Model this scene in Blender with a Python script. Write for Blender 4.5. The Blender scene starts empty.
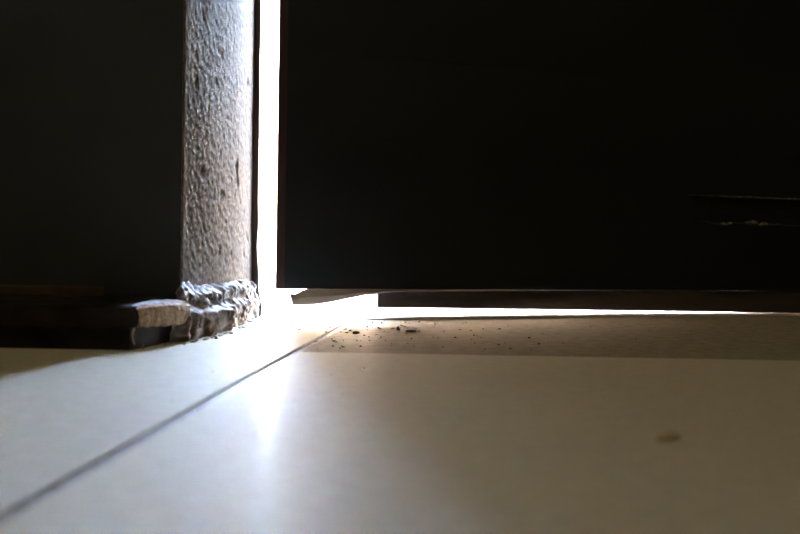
import bpy, bmesh, math, random
from mathutils import Vector, Matrix, noise

random.seed(4)
SC = bpy.context.scene
COL = SC.collection
R = math.radians

# ------------------------------------------------------------------ camera
cam_data = bpy.data.cameras.new('camera')
cam_data.sensor_width = 36.0
cam_data.lens = 40.5
cam_data.clip_start = 0.005
cam_data.dof.use_dof = True
cam_data.dof.focus_distance = 0.66
cam_data.dof.aperture_fstop = 10.0
cam = bpy.data.objects.new('camera', cam_data)
COL.objects.link(cam)
cam.matrix_world = (Matrix.Translation((0, 0, 0.06))
                    @ Matrix.Rotation(R(90 - 1.4), 4, 'X')
                    @ Matrix.Rotation(R(1.0), 4, 'Z'))
SC.camera = cam

# ------------------------------------------------------------------ sky, sun, exposure
world = bpy.data.worlds.new('daylight')
SC.world = world
world.use_nodes = True
wn = world.node_tree
wn.nodes.clear()
wo = wn.nodes.new('ShaderNodeOutputWorld')
wb = wn.nodes.new('ShaderNodeBackground')
sky = wn.nodes.new('ShaderNodeTexSky')
sky.sky_type = 'NISHITA'
sky.sun_disc = False
sky.sun_elevation = R(48)
sky.sun_rotation = R(-110)
sky.dust_density = 3.0
sky.air_density = 1.0
wb.inputs['Strength'].default_value = 0.9
tint = wn.nodes.new('ShaderNodeMix'); tint.data_type = 'RGBA'; tint.blend_type = 'MULTIPLY'
tint.inputs[0].default_value = 1.0
tint.inputs[7].default_value = (1.0, 0.935, 0.86, 1)      # the camera's daylight balance
wn.links.new(sky.outputs[0], tint.inputs[6])
wn.links.new(tint.outputs[2], wb.inputs[0])
wn.links.new(wb.outputs[0], wo.inputs[0])

sun_data = bpy.data.lights.new('sun', 'SUN')
sun_data.energy = 5.0
sun_data.angle = R(0.6)
sun_data.color = (1.0, 0.96, 0.91)
sun = bpy.data.objects.new('sun', sun_data)
COL.objects.link(sun)
# light travels from the left, over the house, down to the yard
sun.rotation_euler = Vector((0.72, 0.28, -0.82)).to_track_quat('-Z', 'Y').to_euler()

SC.view_settings.view_transform = 'Standard'
SC.view_settings.look = 'None'
SC.view_settings.gamma = 1.0
SC.view_settings.use_curve_mapping = False
SC.view_settings.exposure = 5.95
FILL = 0.23
SC.cycles.use_adaptive_sampling = False
SC.cycles.use_denoising = True
SC.cycles.max_bounces = 12
SC.cycles.diffuse_bounces = 6
SC.cycles.glossy_bounces = 6
SC.cycles.sample_clamp_indirect = 0


# ------------------------------------------------------------------ helpers
def tag(o, label=None, cat=None, group=None, kind=None):
    if label: o['label'] = label
    if cat: o['category'] = cat
    if group: o['group'] = group
    if kind: o['kind'] = kind
    return o


def mesh_obj(name, verts, faces, mat, parent=None, smooth=False):
    me = bpy.data.meshes.new(name)
    me.from_pydata([tuple(v) for v in verts], [], faces)
    me.validate()
    bm = bmesh.new(); bm.from_mesh(me)
    bmesh.ops.recalc_face_normals(bm, faces=bm.faces)
    bm.to_mesh(me); bm.free()
    if smooth:
        for p in me.polygons: p.use_smooth = True
    me.materials.append(mat)
    o = bpy.data.objects.new(name, me)
    COL.objects.link(o)
    if parent: o.parent = parent
    return o


def bm_obj(name, bm, mat, parent=None, smooth=False):
    bmesh.ops.recalc_face_normals(bm, faces=bm.faces)
    me = bpy.data.meshes.new(name)
    bm.to_mesh(me); bm.free()
    if smooth:
        for p in me.polygons: p.use_smooth = True
    me.materials.append(mat)
    o = bpy.data.objects.new(name, me)
    COL.objects.link(o)
    if parent: o.parent = parent
    return o


def prism(bm, pts, z0, z1):
    """vertical prism over a plan outline"""
    a = [bm.verts.new((x, y, z0)) for x, y in pts]
    b = [bm.verts.new((x, y, z1)) for x, y in pts]
    n = len(pts)
    bm.faces.new(a[::-1]); bm.faces.new(b)
    for i in range(n):
        bm.faces.new((a[i], a[(i + 1) % n], b[(i + 1) % n], b[i]))
    return a + b


def box(bm, x0, x1, y0, y1, z0, z1):
    return prism(bm, [(x0, y0), (x1, y0), (x1, y1), (x0, y1)], z0, z1)


def bevel_all(bm, w, seg=1):
    bmesh.ops.recalc_face_normals(bm, faces=bm.faces)
    bmesh.ops.bevel(bm, geom=list(bm.edges), offset=w, segments=seg, affect='EDGES', profile=0.5)


def lerp_table(tab, x):
    if x <= tab[0][0]: return tab[0][1]
    for (a, va), (b, vb) in zip(tab, tab[1:]):
        if x <= b: return va + (vb - va) * (x - a) / (b - a)
    return tab[-1][1]


# ------------------------------------------------------------------ materials
def new_mat(name):
    m = bpy.data.materials.new(name)
    m.use_nodes = True
    nt = m.node_tree
    return m, nt, nt.nodes['Principled BSDF']


def noise_mat(name, c1, c2, scale=20.0, rough=(0.5, 0.7), bump=0.0, bump_scale=None,
              stretch=(1, 1, 1), lo=0.35, hi=0.65, spec=0.5, bump_dist=0.001, detail=5.0):
    m, nt, b = new_mat(name)
    N, L = nt.nodes, nt.links
    tc = N.new('ShaderNodeTexCoord')
    mp = N.new('ShaderNodeMapping'); mp.inputs['Scale'].default_value = stretch
    L.new(tc.outputs['Object'], mp.inputs['Vector'])
    nz = N.new('ShaderNodeTexNoise'); nz.inputs['Scale'].default_value = scale
    nz.inputs['Detail'].default_value = detail
    L.new(mp.outputs[0], nz.inputs['Vector'])
    mr = N.new('ShaderNodeMapRange')
    mr.inputs['From Min'].default_value = lo; mr.inputs['From Max'].default_value = hi
    L.new(nz.outputs['Fac'], mr.inputs['Value'])
    mx = N.new('ShaderNodeMix'); mx.data_type = 'RGBA'
    mx.inputs[6].default_value = (*c1, 1); mx.inputs[7].default_value = (*c2, 1)
    L.new(mr.outputs[0], mx.inputs[0])
    L.new(mx.outputs[2], b.inputs['Base Color'])
    rr = N.new('ShaderNodeMapRange')
    rr.inputs['To Min'].default_value = rough[0]; rr.inputs['To Max'].default_value = rough[1]
    L.new(mr.outputs[0], rr.inputs['Value'])
    L.new(rr.outputs[0], b.inputs['Roughness'])
    b.inputs['Specular IOR Level'].default_value = spec
    if bump:
        n2 = N.new('ShaderNodeTexNoise'); n2.inputs['Scale'].default_value = bump_scale or scale * 4
        n2.inputs['Detail'].default_value = 6
        L.new(mp.outputs[0], n2.inputs['Vector'])
        bp = N.new('ShaderNodeBump'); bp.inputs['Strength'].default_value = bump
        bp.inputs['Distance'].default_value = bump_dist
        L.new(n2.outputs['Fac'], bp.inputs['Height'])
        L.new(bp.outputs[0], b.inputs['Normal'])
    return m


M = {}
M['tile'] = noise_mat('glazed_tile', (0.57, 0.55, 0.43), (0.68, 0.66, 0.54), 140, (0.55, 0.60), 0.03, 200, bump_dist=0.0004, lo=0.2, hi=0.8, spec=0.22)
_tb = M['tile'].node_tree.nodes['Principled BSDF']
_tb.inputs['Coat Weight'].default_value = 0.022
_tb.inputs['Coat Roughness'].default_value = 0.22
M['tile_shade'] = noise_mat('shaded_tile', (0.27, 0.24, 0.175), (0.39, 0.34, 0.255), 120, (0.6, 0.7), 0.15, 260, bump_dist=0.0005, spec=0.08)  # browner copy of the floor tile, shade by the door put into its colour
M['grout'] = noise_mat('grout', (0.24, 0.24, 0.25), (0.36, 0.36, 0.38), 120, (0.25, 0.45), 0.4, 500)
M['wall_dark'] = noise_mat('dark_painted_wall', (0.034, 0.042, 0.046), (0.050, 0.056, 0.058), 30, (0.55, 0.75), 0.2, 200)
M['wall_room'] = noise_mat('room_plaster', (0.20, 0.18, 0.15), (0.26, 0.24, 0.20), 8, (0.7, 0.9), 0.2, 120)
M['ceiling'] = noise_mat('ceiling_plaster', (0.28, 0.27, 0.25), (0.34, 0.33, 0.31), 8, (0.7, 0.9))
M['jamb_paint'] = noise_mat('thick_textured_paint', (0.115, 0.090, 0.070), (0.23, 0.184, 0.146), 260, (0.5, 0.6), 0.3, 500, bump_dist=0.0004, spec=0.012)
M['jamb_outer'] = noise_mat('pink_brown_jamb_wood', (0.42, 0.27, 0.19), (0.60, 0.44, 0.33), 25, (0.5, 0.7), 0.3, 150, stretch=(1, 1, 0.15))
M['strip'] = noise_mat('dark_brown_wood_strip', (0.035, 0.02, 0.015), (0.10, 0.055, 0.04), 40, (0.5, 0.7), 0.4, 200, stretch=(1, 1, 0.2))
M['mortar'] = noise_mat('lumpy_mortar', (0.085, 0.046, 0.022), (0.46, 0.39, 0.34), 70, (0.45, 0.65), 0.6, 500, lo=0.42, hi=0.66, spec=0.25)
M['base_dark'] = noise_mat('black_brown_skirting', (0.014, 0.011, 0.009), (0.034, 0.027, 0.020), 60, (0.5, 0.7), 0.4, 300, spec=0.12)
M['base_end'] = noise_mat('raw_brown_timber_end', (0.30, 0.16, 0.08), (0.66, 0.46, 0.29), 260, (0.6, 0.8), 0.9, 700, stretch=(1, 1, 0.4))
M['bead'] = noise_mat('brown_bead', (0.05, 0.034, 0.018), (0.14, 0.085, 0.045), 60, (0.6, 0.8), 0.5, 500)
M['door'] = noise_mat('black_brown_door_paint', (0.007, 0.009, 0.012), (0.013, 0.015, 0.018), 12, (0.45, 0.6), 0.25, 120, stretch=(0.15, 1, 1), spec=0.35)
M['flare_red'] = noise_mat('red_brown_flare', (0.035, 0.014, 0.011), (0.06, 0.024, 0.018), 60, (0.5, 0.7), 0.3, 200, stretch=(1, 1, 0.2))  # reddish flare from the bright gap, painted on
M['rail'] = noise_mat('dark_grey_brown_rail', (0.045, 0.035, 0.032), (0.085, 0.066, 0.058), 40, (0.5, 0.7), 0.4, 300, stretch=(0.2, 1, 1))
M['splinter'] = noise_mat('grey_brown_splinter', (0.13, 0.09, 0.07), (0.24, 0.17, 0.13), 60, (0.5, 0.7), 0.5, 300, stretch=(0.2, 1, 1))
M['rawwood'] = noise_mat('torn_raw_wood', (0.12, 0.09, 0.06), (0.55, 0.46, 0.36), 220, (0.7, 0.9), 0.8, 600)
M['patio'] = noise_mat('pale_concrete', (0.50, 0.46, 0.41), (0.60, 0.56, 0.50), 6, (0.7, 0.9), 0.3, 80)
M['dust'] = noise_mat('pale_dusty_paint', (0.34, 0.34, 0.35), (0.62, 0.62, 0.64), 110, (0.4, 0.6), 0.4, 400)
M['yard'] = noise_mat('warm_yard_plaster', (0.42, 0.31, 0.22), (0.52, 0.40, 0.29), 4, (0.8, 0.9))
M['crumb_dark'] = noise_mat('dark_soil', (0.03, 0.018, 0.012), (0.09, 0.05, 0.035), 400, (0.7, 0.9))
M['crumb_red'] = noise_mat('red_brown_soil', (0.10, 0.035, 0.02), (0.18, 0.08, 0.05), 400, (0.7, 0.9))
M['chip'] = noise_mat('yellow_brown_chip', (0.42, 0.36, 0.17), (0.55, 0.48, 0.26), 200, (0.6, 0.8))
M['pale'] = noise_mat('pale_grit', (0.5, 0.46, 0.4), (0.7, 0.66, 0.6), 200, (0.6, 0.8))

# ------------------------------------------------------------------ room shell
XL, XR, YB, YF, YO, ZT = -1.5, 1.6, -1.9, 0.57, 0.97, 2.6
OPL, OPR, OPT = -0.1392, 0.70, 2.10     # door opening

bm = bmesh.new()
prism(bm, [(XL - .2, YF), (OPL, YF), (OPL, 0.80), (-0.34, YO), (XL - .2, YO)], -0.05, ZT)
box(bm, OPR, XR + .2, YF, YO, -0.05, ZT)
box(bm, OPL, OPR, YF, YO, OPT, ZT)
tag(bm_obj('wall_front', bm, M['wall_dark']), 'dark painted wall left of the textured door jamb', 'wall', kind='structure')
bm = bmesh.new(); box(bm, XL - .2, XL, YB - .2, YF, -.05, ZT)
tag(bm_obj('wall_left', bm, M['wall_room']), 'room side wall to the left outside the view', 'wall', kind='structure')
bm = bmesh.new(); box(bm, XR, XR + .2, YB - .2, YF, -.05, ZT)
tag(bm_obj('wall_right', bm, M['wall_room']), 'room side wall to the right outside the view', 'wall', kind='structure')
bm = bmesh.new(); box(bm, XL, XR, YB - .2, YB, -.05, ZT)
tag(bm_obj('wall_back', bm, M['wall_room']), 'room wall behind the viewer', 'wall', kind='structure')
bm = bmesh.new(); box(bm, XL - .2, XR + .2, YB - .2, YO, ZT, ZT + .15)
tag(bm_obj('ceiling', bm, M['ceiling']), 'plain plaster ceiling above the room', 'ceiling', kind='structure')

# floor slab, with each tile a piece of its own
bm = bmesh.new(); box(bm, XL, XR, YB, 0.982, -0.06, -0.0014)
floor = tag(bm_obj('floor', bm, M['grout']), 'cream glazed tile floor with dark grout joints', 'floor', kind='structure')
SL = 0.093                                   # the long joint runs slightly askew


def jx(k, y):                                # the k-th long joint
    return -0.0852 + SL * (y - 0.196) + 0.6 * k


def tile(k, y0, y1, gl, gr, g0, g1, top=0.0, mat='tile'):
    pts = [(jx(k, y0 + g0) + gl, y0 + g0), (jx(k + 1, y0 + g0) - gr, y0 + g0),
           (jx(k + 1, y1 - g1) - gr, y1 - g1), (jx(k, y1 - g1) + gl, y1 - g1)]
    pts = [(min(max(x, XL), XR), y) for x, y in pts]
    if pts[1][0] - pts[0][0] < 0.02: return
    bm = bmesh.new()
    prism(bm, pts, -0.012, top)
    bmesh.ops.recalc_face_normals(bm, faces=bm.faces)
    es = [e for e in bm.edges if all(v.co.z > top - 1e-4 for v in e.verts)]
    bmesh.ops.bevel(bm, geom=es, offset=0.0009, segments=2, affect='EDGES', profile=0.5)
    return bm_obj('floor_tile', bm, M[mat], floor)


for k in range(-3, 3):
    if k >= 0:
        tile(k, 0.4975, 0.98, 0.0018, 0.0012, 0.0008, 0.0, -0.0007, 'tile_shade')
        br = [0.4975, -0.1025, -0.7025, -1.3025, YB]
    else:
        tile(k, 0.775, 0.98, 0.0012, 0.0018, 0.0006, 0.0, 0.0, 'tile_shade')
        br = [0.775, 0.175, -0.425, -1.025, -1.625, YB]
    for a, b in zip(br, br[1:]):
        tile(k, b, a, 0.0022, 0.0022, 0.0008, 0.0008)

# the yard outside: pale concrete, a gap in front of the doorway sill
bm = bmesh.new(); box(bm, -14, 14, 0.987, 26, -0.2, -0.001)
tag(bm_obj('patio', bm, M['patio']), 'sunlit pale concrete ground outside the door', 'ground', kind='structure')

bm = bmesh.new(); box(bm, -9, 9, 7.0, 7.2, -0.05, 1.15)
tag(bm_obj('wall_yard', bm, M['yard']), 'low warm plastered yard wall lost in the glare outside', 'wall', kind='structure')

# ------------------------------------------------------------------ jamb on the left
# textured, thickly painted reveal face: real relief
def reveal_x(y):
    return -0.1380 + (y - 0.57) / 0.162 * 0.0177


ny, nzr = 230, 360
ys = [0.5695 + 0.1625 * i / ny for i in range(ny + 1)]
zs = [0.36 * j / nzr for j in range(nzr + 1)] + [0.5, 1.0, 2.1]
verts, faces = [], []
for j, z in enumerate(zs):
    for i, y in enumerate(ys):
        x = reveal_x(y)
        p = Vector((y * 200, z * 270, 0.3))
        k_ = 1.0 - 0.55 * (y - 0.57) / 0.162
        h = (noise.noise(p) * 0.00042 + noise.noise(p * 2.1) * 0.00030 + noise.noise(p * 4.1) * 0.00012) * k_
        c = noise.noise(Vector((y * 75, z * 90, 5.0)))
        if c > 0.42: h -= (c - 0.42) * 0.0035            # pits
        h += noise.noise(Vector((y * 14, z * 9, 9.0))) * 0.0005
        edge = 0.0
        if i == 0 or i == ny: edge = -0.0010
        elif i == 1: edge = -0.0006
        verts.append((x + h + edge, y + (0.0006 if i == 0 else 0), z))
W = ny + 1
for j in range(len(zs) - 1):
    for i in range(ny):
        a = j * W + i
        faces.append((a, a + 1, a + W + 1, a + W))
# closing back
n0 = len(verts)
verts += [(-0.1394, ys[0] + .0006, 0), (-0.1394, ys[-1], 0), (-0.1394, ys[-1], 2.1), (-0.1394, ys[0] + .0006, 2.1)]
faces.append((n0, n0 + 3, n0 + 2, n0 + 1))
jamb = tag(mesh_obj('trim_1', verts, faces, M['jamb_paint'], smooth=True),
           'thickly painted pimpled door jamb face lit from the gap', 'door jamb', kind='structure')

# lumpy mortar at the jamb foot
base_tab = [(0.0, (-0.1340, 0.530)), (0.08, (-0.1262, 0.541)), (0.2, (-0.1215, 0.566)), (0.40, (-0.1160, 0.612)),
            (0.6, (-0.1150, 0.66)), (0.78, (-0.1150, 0.70)), (0.93, (-0.1145, 0.732)), (1.0, (-0.1170, 0.742))]
crest_tab = [(0.0, (-0.1395, 0.5690)), (0.1, (-0.1380, 0.5700)), (0.3, (-0.1347, 0.600)), (0.6, (-0.1287, 0.655)),
             (1.0, (-0.1200, 0.737))]
top_tab = [(0.0, 0.0300), (0.06, 0.0345), (0.25, 0.0320), (0.5, 0.0300), (0.8, 0.0310), (1.0, 0.0300)]
prof = [(1.0, 0.0), (1.06, 0.10), (1.02, 0.22), (1.07, 0.38), (0.98, 0.47), (0.72, 0.54), (0.60, 0.61),
        (0.62, 0.72), (0.58, 0.82), (0.44, 0.89), (0.22, 0.95), (0.0, 0.99), (-0.2, 1.0)]
prof_i = [(i / (len(prof) - 1), p) for i, p in enumerate(prof)]
nd, nt_ = 260, 56
verts, faces = [], []
for i in range(nd + 1):
    u = i / nd
    bx_, by_ = (lerp_table([(a, p[k]) for a, p in base_tab], u) for k in (0, 1))
    cx_, cy_ = (lerp_table([(a, p[k]) for a, p in crest_tab], u) for k in (0, 1))
    zt = lerp_table(top_tab, u) + 0.0022 * noise.noise(Vector((u * 20, 3, 2)))
    wob = 1 + 0.28 * noise.noise(Vector((u * 14, 0, 2)))
    for j in range(nt_ + 1):
        t = j / nt_
        a = lerp_table([(q, p[0]) for q, p in prof_i], t) * wob
        b = lerp_table([(q, p[1]) for q, p in prof_i], t)
        x, y, z = cx_ + (bx_ - cx_) * a, cy_ + (by_ - cy_) * a, zt * b
        q = Vector((x * 130, y * 130, z * 130))
        amp = min(1.0, (1 - t) * 6 + 0.3)
        dn = noise.noise(q) * 0.0020 + noise.noise(q * 2.1) * 0.0013 + noise.noise(q * 5) * 0.0005
        fold = noise.noise(Vector((y * 150, z * 45, 7))) * 0.0020
        z2 = z + noise.noise(q + Vector((9, 9, 9))) * 0.0016 * (0 if j == 0 else 1)
        verts.append((x + (dn + fold) * amp, y - (dn + fold) * amp * 0.3, max(z2, 0.0)))
W = nt_ + 1
for i in range(nd):
    for j in range(nt_):
        a = i * W + j
        faces.append((a, a + 1, a + W + 1, a + W))
lump = mesh_obj('mortar_lump', verts, faces, M['mortar'], jamb, smooth=True)
lump['label'] = 'rough lumpy mortar smeared along the jamb foot'

# narrow dark strip at the far edge of the face
bm = bmesh.new()
nseg = 60
prev = None
for s in range(nseg + 1):
    z = 2.1 * (s / nseg) ** 2.6
    w = 0.0042 + 0.0016 * noise.noise(Vector((z * 60, 1, 4))) * (1.0 if z < 0.09 else 0.25)
    w += max(0.0, 0.05 - z) * 0.07
    ring = [bm.verts.new((x, y, z)) for x, y in ((-0.1394, 0.7323), (-0.1203 + w, 0.7323), (-0.1203 + w, 0.7435), (-0.1394, 0.7435))]
    if prev:
        for q in range(4):
            bm.faces.new((prev[q], prev[(q + 1) % 4], ring[(q + 1) % 4], ring[q]))
    else:
        bm.faces.new(ring[::-1])
    prev = ring
bm.faces.new(prev)
tag(bm_obj('trim_2', bm, M['strip']), 'narrow dark brown strip edging the jamb beside the bright gap', 'trim', kind='structure')

# outer jamb beyond the strip
bm = bmesh.new(); box(bm, -0.1394, -0.1212, 0.744, 0.805, 0, 2.1); bevel_all(bm, 0.0012)
tag(bm_obj('trim_3', bm, M['jamb_outer']), 'pink brown outer jamb glowing inside the door gap', 'trim', kind='structure')
# hinge side jamb and head, out of view
bm = bmesh.new(); box(bm, 0.688, 0.701, 0.90, 0.965, 0, 2.1)
tag(bm_obj('trim_4', bm, M['strip']), 'dark hinge side jamb outside the view', 'trim', kind='structure')
bm = bmesh.new(); box(bm, -0.1394, 0.701, 0.70, 0.965, 2.055, 2.11)
tag(bm_obj('trim_5', bm, M['strip']), 'dark door frame head outside the view', 'trim', kind='structure')

# ------------------------------------------------------------------ skirting left of the jamb
base = bpy.data.objects.new('baseboard_front', None); COL.objects.link(base)
base.location = (-0.6, 0.51, 0)
tag(base, 'dark low skirting with a raw brown broken end by the jamb', 'baseboard', kind='structure')


def local(o, parent):
    o.parent = parent
    o.matrix_parent_inverse = Matrix.Translation(parent.location).inverted()
    return o


# upper board: plan outline with slightly wavy broken end
x_end = [(-0.1425, 0.4875), (-0.1395, 0.4955), (-0.1355, 0.506), (-0.1305, 0.522), (-0.1270, 0.5420)]
bm = bmesh.new()
secs = []
xs = [-1.5, -1.0, -0.6] + [-0.4 + 0.258 * i / 60 for i in range(61)]
for x in xs[:-1]:
    dz = 0.0006 * noise.noise(Vector((x * 60, 2, 1)))
    dy = 0.0005 * noise.noise(Vector((x * 45, 6, 1)))
    secs.append([(x, 0.4862 + dy, 0.0125 + dz), (x, 0.4855 + dy, 0.0232 + dz), (x, 0.4872 + dy, 0.0245 + dz),
                 (x, 0.5695, 0.0250 + dz), (x, 0.5695, 0.0125)])
secs.append([(-0.1425, 0.4868, 0.0130), (-0.1428, 0.4862, 0.0226), (-0.1428, 0.4880, 0.0240), (-0.1428, 0.5695, 0.0247), (-0.1428, 0.5695, 0.0125)])
rings = [[bm.verts.new(p) for p in s] for s in secs]
for a, b in zip(rings, rings[1:]):
    for q in range(5):
        bm.faces.new((a[q], a[(q + 1) % 5], b[(q + 1) % 5], b[q]))
bm.faces.new(rings[0]); bm.faces.new(rings[-1][::-1])
local(bm_obj('upper_board', bm, M['base_dark']), base)

# broken raw end of the upper board: rough wedge
nu, nv = 40, 24
verts, faces = [], []
for i in range(nu + 1):
    s = i / nu
    x0 = lerp_table([(k / 4, p[0]) for k, p in enumerate(x_end)], s)
    y0 = lerp_table([(k / 4, p[1]) for k, p in enumerate(x_end)], s)
    zlo = 0.0128 + 0.0012 * noise.noise(Vector((s * 9, 1, 1))) - 0.0022 * s
    zhi = 0.0240 + 0.0010 * math.sin(s * 2.6) - 0.0012 * max(0, s - .75) * 4
    for j in range(nv + 1):
        t = j / nv
        bulge = 0.0016 * math.sin(math.pi * min(1, t * 1.05)) ** 0.6
        d = noise.noise(Vector((s * 26, t * 5, 1))) * 0.0007 + noise.noise(Vector((s * 60, t * 14, 4))) * 0.0004
        round_ = -0.0022 * max(0, t - 0.86) / 0.14
        verts.append((x0 + (bulge + d + round_) * 0.93, y0 - (bulge + d + round_) * 0.35, zlo + (zhi - zlo) * t))
W = nv + 1
for i in range(nu):
    for j in range(nv):
        a = i * W + j
        faces.append((a, a + W, a + W + 1, a + 1))
nb = len(verts)
# top and bottom caps back into the board, real thickness
for i in range(nu + 1):
    verts.append((-0.1432, verts[i * W][1] + 0.0005, 0.0128))
    verts.append((-0.1432, verts[i * W][1] + 0.0005, 0.0242 + 0.0008 * noise.noise(Vector((i * .3, 5, 5)))))
for i in range(nu):
    a, b = nb + 2 * i, nb + 2 * i + 2
    faces.append((i * W, a, b, (i + 1) * W))
    faces.append((a, a + 1, b + 1, b))
tv, tf = [], []
for i in range(nu + 1):
    p = verts[i * W + nv]; q = verts[nb + 2 * i + 1]
    s = i / nu
    for t in range(7):
        f = t / 6
        y_back = q[1] + 0.012 * f
        x = p[0] + (q[0] - 0.004 - p[0]) * f
        z = max(p[2], 0.0240) + 0.0006 * math.sin(f * 3) + 0.0004 * noise.noise(Vector((s * 12, f * 5, 2)))
        tv.append((x, p[1] + (y_back - p[1]) * f, z))
nt0 = len(tv)
tv += [(v[0], v[1], v[2] - 0.0016) for v in tv]
for i in range(nu):
    for t in range(6):
        a = i * 7 + t
        tf.append((a, a + 1, a + 8, a + 7)); tf.append((nt0 + a, nt0 + a + 7, nt0 + a + 8, nt0 + a + 1))
    tf.append((i * 7, (i + 1) * 7, nt0 + (i + 1) * 7, nt0 + i * 7))
    tf.append((i * 7 + 6, nt0 + i * 7 + 6, nt0 + (i + 1) * 7 + 6, (i + 1) * 7 + 6))
tf.append(tuple(range(7)) + tuple(range(nt0 + 6, nt0 - 1, -1)))
tf.append(tuple(nu * 7 + k for k in range(6, -1, -1)) + tuple(nt0 + nu * 7 + k for k in range(7)))
o = mesh_obj('worn_top', tv, tf, M['dust'], smooth=False)
o['label'] = 'pale dusty top of the broken skirting end'
local(o, base)
o = mesh_obj('broken_end', verts, faces, M['base_end'])
o['label'] = 'raw brown broken end grain of the skirting'
local(o, base)

# lower recessed course
bm = bmesh.new()
prism(bm, [(-1.5, 0.490), (-0.1470, 0.4905), (-0.1435, 0.502), (-0.1390, 0.519), (-0.1355, 0.5420), (-0.141, 0.5695), (-1.5, 0.5695)], 0.0, 0.0132)
local(bm_obj('lower_course', bm, M['base_dark']), base)
# hanging shreds under the broken end
for q, (x, y, z0, z1, dx) in enumerate([(-0.1432, 0.4868, 0.0035, 0.0125, 0.0012), (-0.1400, 0.4925, 0.0005, 0.0030, 0.0004), (-0.1330, 0.5085, 0.0005, 0.0022, -0.0006)]):
    bm = bmesh.new()
    prev = None
    for s in range(7):
        t = s / 6
        cx = x - dx * math.sin(t * 3.0); cz = z0 + (z1 - z0) * t; r = 0.00035 + 0.00035 * t
        ring = [bm.verts.new((cx + r * math.cos(a), y + r * math.sin(a), cz)) for a in (0, 2.1, 4.2)]
        if prev:
            for k in range(3): bm.faces.new((prev[k], prev[(k + 1) % 3], ring[(k + 1) % 3], ring[k]))
        else: bm.faces.new(ring[::-1])
        prev = ring
    bm.faces.new(prev)
    local(bm_obj('hanging_shred', bm, M['base_end']), base)
# bead along the wall foot, missing near the jamb
bm = bmesh.new()
rings = []
for i in range(81):
    x = -1.5 + (1.5 - 0.1875) * (i / 80) ** 0.5
    h = 0.0305 + 0.0008 * noise.noise(Vector((x * 70, 1, 8)))
    d = 0.0030 + 0.0007 * noise.noise(Vector((x * 90, 4, 8)))
    rings.append([bm.verts.new(p) for p in ((x, 0.5695 - d, 0.0243), (x, 0.5695 - d, h - 0.001), (x, 0.5695 - d * 0.5, h), (x, 0.5695, h), (x, 0.5695, 0.0243))])
for a, b in zip(rings, rings[1:]):
    for q in range(5): bm.faces.new((a[q], a[(q + 1) % 5], b[(q + 1) % 5], b[q]))
bm.faces.new(rings[0]); bm.faces.new(rings[-1][::-1])
local(bm_obj('bead', bm, M['bead']), base)

# ------------------------------------------------------------------ the door, ajar, hinged far right
ANG = R(17)
door = bpy.data.objects.new('door_1', None); COL.objects.link(door)
door.location = (-0.017, 0.736, 0)
door.rotation_euler = (0, 0, ANG)
tag(door, 'black wooden door standing slightly ajar, rotten along its bottom edge', 'door', kind='structure')
# door space: x along the leaf, y into the thickness (front face y = 0), z up
DL, DRR, DT = -0.0850, 0.735, 0.035
LB = 0.0075                              # leading-edge bevel of the free stile


def part(name, bm, mat, parent=None, smooth=False):
    o = bm_obj(name, bm, M[mat], parent or door, smooth)
    return o


# boards of the face
joints = [0.0235, 0.0808, 0.1460, 0.2110]
while joints[-1] < 1.98: joints.append(joints[-1] + 0.0665)
joints[-1] = 2.04


def gouge(x, z):
    """broken out hollow low in the second board"""
    zt = 0.1102 + 0.0004 * noise.noise(Vector((x * 60, 0, 0)))
    zb = 0.0846 + 0.0010 * noise.noise(Vector((x * 130, 0, 3))) + 0.0016 * noise.noise(Vector((x * 50, 5, 3)))
    xl = 0.297 + 0.004 * noise.noise(Vector((z * 200, 2, 3)))
    if x < xl or z > zt or z < zb or x > 0.56: return 0.0
    e = min((x - xl) / 0.02, 1.0)
    f = min((zt - z) / 0.0008, 1.0, (z - zb) / 0.0012)
    return (0.0045 + 0.0012 * noise.noise(Vector((x * 90, z * 300, 6)))) * e * max(f, 0)


for i, (z0, z1) in enumerate(zip(joints, joints[1:])):
    if i == 1:
        g = 0.0
        zz = [z0 + g + (z1 - z0 - 2 * g) * k / 80 for k in range(81)]
        xx = [DL] + [0.28 + 0.30 * k / 200 for k in range(201)] + [DRR]
        verts, faces = [], []
        for z in zz:
            for x in xx: verts.append((x, gouge(x, z), z))
        W = len(xx)
        for a in range(len(zz) - 1):
            for b in range(W - 1):
                k = a * W + b
                faces.append((k, k + 1, k + W + 1, k + W))
        n0 = len(verts)
        verts += [(DL + LB, DT, zz[0]), (DRR, DT, zz[0]), (DRR, DT, zz[-1]), (DL + LB, DT, zz[-1])]
        top = (len(zz) - 1) * W
        faces.append((n0 + 3, n0 + 2, n0 + 1, n0))
        faces.append(tuple(range(W)) + (n0 + 1, n0))
        faces.append(tuple(range(top + W - 1, top - 1, -1)) + (n0 + 3, n0 + 2))
        faces.append(tuple(k * W for k in range(len(zz) - 1, -1, -1)) + (n0, n0 + 3))
        faces.append(tuple(k * W + W - 1 for k in range(len(zz))) + (n0 + 2, n0 + 1))
        mesh_obj('door_board', verts, faces, M['door'], door)
    else:
        bm = bmesh.new()
        prism(bm, [(DL, 0), (DRR, 0), (DRR, DT), (DL + LB, DT)], z0, z1)
        bevel_all(bm, 0.0002)
        part('door_board', bm, 'door')

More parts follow.
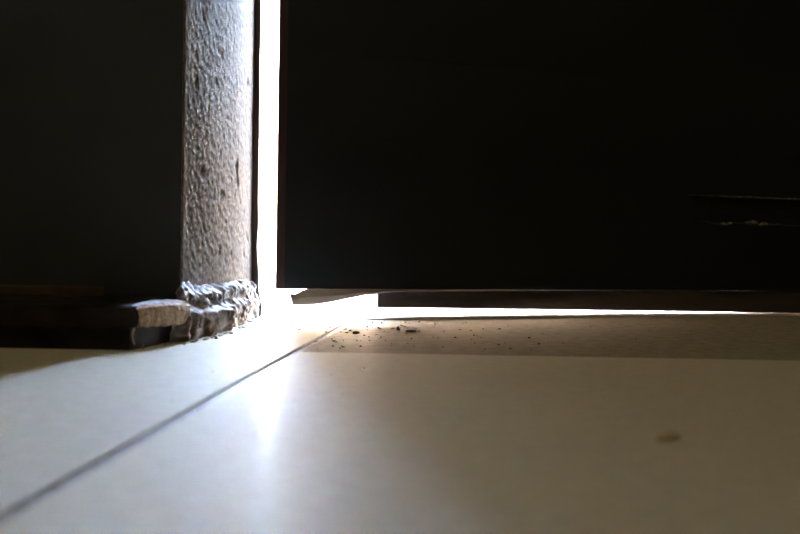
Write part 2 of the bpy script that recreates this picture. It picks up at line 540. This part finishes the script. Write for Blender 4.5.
# torn fibres in the hollow
for q, (x, z, w, h) in enumerate([(0.312, 0.0850, 0.010, 0.0012), (0.330, 0.0852, 0.007, 0.0022), (0.338, 0.0853, 0.009, 0.0018),
                                  (0.362, 0.0872, 0.014, 0.0026), (0.376, 0.0860, 0.010, 0.0020), (0.390, 0.0852, 0.012, 0.0014)]):
    bm = bmesh.new()
    n = 8
    f = [bm.verts.new((x + w * (k / n - .5), 0.0012, z - 0.0012)) for k in range(n + 1)]
    t = [bm.verts.new((x + w * (k / n - .5), 0.0024, z + h * math.sin(math.pi * k / n) * random.uniform(.3, 1))) for k in range(n + 1)]
    b = [bm.verts.new((x + w * (k / n - .5), 0.0050, z - 0.0012)) for k in range(n + 1)]
    for k in range(n):
        bm.faces.new((f[k], f[k + 1], t[k + 1], t[k]))
        bm.faces.new((t[k], t[k + 1], b[k + 1], b[k]))
        bm.faces.new((b[k], b[k + 1], f[k + 1], f[k]))
    bm.faces.new((f[0], t[0], b[0])); bm.faces.new((f[n], b[n], t[n]))
    part('torn_fibre', bm, 'rawwood')

# pale sliver, painted highlight where the hollow's top edge catches light
bm = bmesh.new()
rings = []
for k in range(61):
    x = 0.290 + 0.27 * k / 60
    z = 0.1104 + 0.0003 * noise.noise(Vector((x * 60, 0, 0)))
    h = 0.00028 + 0.00016 * noise.noise(Vector((x * 120, 3, 0)))
    rings.append([bm.verts.new(p) for p in ((x, -0.0005, z - h), (x, -0.0002, z + h), (x, 0.0012, z + h), (x, 0.0012, z - h))])
for a, b in zip(rings, rings[1:]):
    for q in range(4): bm.faces.new((a[q], a[(q + 1) % 4], b[(q + 1) % 4], b[q]))
bm.faces.new(rings[0]); bm.faces.new(rings[-1][::-1])
part('edge_glint', bm, 'rawwood')

# red strip on the free stile, lens flare beside the gap painted as colour
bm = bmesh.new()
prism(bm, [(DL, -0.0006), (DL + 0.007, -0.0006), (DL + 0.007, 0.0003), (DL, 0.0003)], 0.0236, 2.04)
part('flare_edge', bm, 'flare_red')

# bottom rail below the boards, set back a little; its lower edge falls to the right
bm = bmesh.new()
rings = []
for k in range(61):
    t = k / 60
    x = 0.0 + DRR * t
    zb = max(0.0004, 0.0083 - 0.0164 * x) + 0.00022 * noise.noise(Vector((x * 140, 0, 0)))
    zb = max(zb, 0.0003)
    y0 = 0.0028
    rings.append([bm.verts.new(p) for p in ((x, y0, zb), (x, y0, 0.0228 - 0.0006 * min(1, x * 4)), (x, 0.024, 0.0230), (x, 0.024, zb))])
for a, b in zip(rings, rings[1:]):
    for q in range(4): bm.faces.new((a[q], a[(q + 1) % 4], b[(q + 1) % 4], b[q]))
bm.faces.new(rings[0]); bm.faces.new(rings[-1][::-1])
part('bottom_rail', bm, 'rail')

# low mortar sill under the leaf, a hair higher than the inner tiles
bm = bmesh.new()
rings = []
for k in range(61):
    x = -0.02 + 0.70 * k / 60
    hs = max(-0.0004, min(0.0015, (x + 0.02) * 0.03, 0.38 * (0.0083 - 0.0164 * x)))
    e = -0.0125 + 0.030 * max(0, x) + 0.0012 * noise.noise(Vector((x * 70, 0, 1))) + 0.0006 * noise.noise(Vector((x * 260, 0, 1)))
    rings.append([bm.verts.new(p) for p in ((x, e - .0004, -0.0012), (x, e, hs - .0003), (x, e + .0008, hs), (x, 0.07, hs), (x, 0.07, -0.0012))])
for a, b in zip(rings, rings[1:]):
    for q in range(5): bm.faces.new((a[q], a[(q + 1) % 5], b[(q + 1) % 5], b[q]))
bm.faces.new(rings[0]); bm.faces.new(rings[-1][::-1])
sill = bm_obj('trim_6', bm, M['patio'])
sill.location = door.location; sill.rotation_euler = door.rotation_euler
tag(sill, 'low pale mortar sill glowing under the door', 'sill', kind='structure')

# peeled splinter hanging where the rail has rotted away
top = [(-0.0735, 0.0196), (-0.0728, 0.0207), (-0.0715, 0.0197), (-0.0695, 0.0196), (-0.0680, 0.0203), (-0.0660, 0.0212), (-0.0640, 0.0226),
       (-0.0600, 0.0236), (-0.0500, 0.0239), (-0.040, 0.0236), (-0.028, 0.0237), (-0.010, 0.0237), (0.010, 0.0236), (0.06, 0.0234), (0.13, 0.0234)]
bot = [(-0.0735, 0.0172), (-0.0725, 0.0150), (-0.0722, 0.0130), (-0.0720, 0.0112), (-0.0685, 0.0109), (-0.0640, 0.0109), (-0.0600, 0.0110), (-0.055, 0.0112),
       (-0.045, 0.0124), (-0.030, 0.0152), (-0.018, 0.0176), (-0.005, 0.0196), (0.012, 0.0211), (0.05, 0.0219), (0.13, 0.0222)]
bm = bmesh.new()
rings = []
n = 90
for k in range(n + 1):
    x = -0.0735 + 0.2035 * (k / n) ** 1.5
    zt, zb = lerp_table(top, x), lerp_table(bot, x)
    zb += 0.0003 * noise.noise(Vector((x * 200, 1, 0)))
    zm = (zt + zb) / 2
    w = 0.0016 * math.sin(min(1, (0.14 - x) / 0.2) * 3) - 0.001 * max(0, -x / 0.07)
    y0 = -0.0034 + w * 0.3
    th = 0.0026
    rings.append([bm.verts.new(p) for p in ((x, y0 + .0006, zb), (x, y0 - 0.0006, zm), (x, y0 + 0.0002, zt), (x, y0 + th, zt), (x, y0 + th, zb + .0002))])
for a, b in zip(rings, rings[1:]):
    for q in range(5): bm.faces.new((a[q], a[(q + 1) % 5], b[(q + 1) % 5], b[q]))
bm.faces.new(rings[0]); bm.faces.new(rings[-1][::-1])
o = part('splinter', bm, 'splinter')
o['label'] = 'grey brown splinter peeled from the door bottom'

# ------------------------------------------------------------------ dirt on the floor
def crumb_bm(bm, x, y, z, r, sx=1.0, sy=1.0, sz=0.6, rot=0.0):
    seed = random.random() * 50
    res = bmesh.ops.create_icosphere(bm, subdivisions=2, radius=1.0)
    c, s = math.cos(rot), math.sin(rot)
    for v in res['verts']:
        f = 1 + 0.55 * noise.noise(v.co * 1.6 + Vector((seed, 0, 0)))
        p = v.co * f
        px, py, pz = p.x * r * sx, p.y * r * sy, p.z * r * sz
        v.co = (x + px * c - py * s, y + px * s + py * c, max(z, z + r * sz * 0.7 + pz))


def crumb(name, x, y, r, mat, label, cat, sx=1, sy=1, sz=0.6, rot=0, z=0.0):
    bm = bmesh.new(); crumb_bm(bm, 0, 0, 0, r, sx, sy, sz, rot)
    o = bm_obj(name, bm, M[mat], smooth=False)
    o.location = (x, y, z)
    return tag(o, label, cat, 'loose bits on the floor')


ZB = -0.0007
crumb('wood_chip', 0.0855, 0.2825, 0.0030, 'chip', 'blurred yellow brown chip lying on the foreground tile', 'chip', 1.6, 0.9, 0.45, 0.5)
crumb('dirt_crumb', -0.029, 0.607, 0.0018, 'crumb_red', 'red brown dirt crumb beside the long tile joint', 'dirt', 1.2, 1.2, 0.8, 0.0, ZB)
crumb('dirt_crumb', -0.0005, 0.640, 0.0018, 'crumb_dark', 'curled dark dirt crumb left of the flat one below the door', 'dirt', 0.6, 1.4, 0.9, 0.3, ZB)
crumb('dirt_crumb', 0.0085, 0.627, 0.0022, 'crumb_dark', 'flat dark dirt crumb below the door bottom rail', 'dirt', 1.4, 1.2, 0.5, -0.2, ZB)
crumb('dirt_crumb', -0.113, 0.556, 0.0010, 'crumb_dark', 'tiny dark crumb in front of the mortar foot', 'dirt', 1, 1, 0.6, 0, 0)
crumb('pale_crumb', -0.0165, 0.433, 0.0010, 'pale', 'small pale crumb on the big tile before the joint', 'grit', 1, 1, .6)

bm = bmesh.new()
for _ in range(150):
    x = random.gauss(-0.02, 0.05); y = random.uniform(0.52, 0.72)
    if x < -0.105: continue
    crumb_bm(bm, x, y, ZB if x > jx(0, y) else 0, random.choice((0.0003, 0.0004, 0.0005, 0.0008)), random.uniform(.8, 1.8), 1, 0.5, random.random() * 3)
for _ in range(60):
    x = random.uniform(0, 0.30); y = random.uniform(0.50, 0.73 + 0.3 * x)
    crumb_bm(bm, x, y, ZB, random.choice((0.0003, 0.0003, 0.0005)), 1.3, 1, 0.5, random.random() * 3)
for _ in range(30):
    x = random.uniform(-0.14, 0.12); y = random.uniform(0.22, 0.49)
    crumb_bm(bm, x, y, 0, random.choice((0.0002, 0.0003)), 1.3, 1, 0.5, random.random() * 3)
tag(bm_obj('floor_grit', bm, M['crumb_dark']), 'fine dark grit scattered on the tiles by the door', 'grit', kind='stuff')
bm = bmesh.new()
for _ in range(26):
    y = random.uniform(0.52, 0.75)
    x = -0.115 + max(0, 0.60 - y) * -0.16 + random.uniform(0.001, 0.007)
    crumb_bm(bm, x, y, 0, random.choice((0.0006, 0.0009, 0.0013)), random.uniform(.8, 1.6), 1, 0.6, random.random() * 3)
tag(bm_obj('mortar_grit', bm, M['pale']), 'pale crumbled mortar bits along the jamb foot', 'grit', kind='stuff')

# ------------------------------------------------------------------ added fill lamp for the room-side light, above and behind the viewer
lamp = bpy.data.objects.new('added_fill_lamp', None); COL.objects.link(lamp)
lamp.location = (0.22, -0.12, 2.6)
tag(lamp, 'added warm globe fill lamp hanging behind the viewer, outside the view', 'lamp')
bm = bmesh.new()
bmesh.ops.create_cone(bm, cap_ends=True, segments=32, radius1=0.05, radius2=0.045, depth=0.025, matrix=Matrix.Translation((0, 0, -0.0125)))
bm_obj('canopy', bm, M['ceiling'], lamp)
bm = bmesh.new()
bmesh.ops.create_cone(bm, cap_ends=True, segments=10, radius1=0.003, radius2=0.003, depth=1.05, matrix=Matrix.Translation((0, 0, -0.525)))
bm_obj('cord', bm, M['strip'], lamp)
bm = bmesh.new()
bmesh.ops.create_cone(bm, cap_ends=True, segments=24, radius1=0.035, radius2=0.015, depth=0.06, matrix=Matrix.Translation((0, 0, -1.07)))
bm_obj('lamp_holder', bm, M['strip'], lamp)
m, nt, b = new_mat('fill_glow')
b.inputs['Emission Color'].default_value = (1.0, 0.77, 0.42, 1)
b.inputs['Emission Strength'].default_value = FILL
bm = bmesh.new()
bmesh.ops.create_uvsphere(bm, u_segments=40, v_segments=20, radius=0.13, matrix=Matrix.Translation((0, 0, -1.22)))
bm_obj('globe', bm, m, lamp, True)
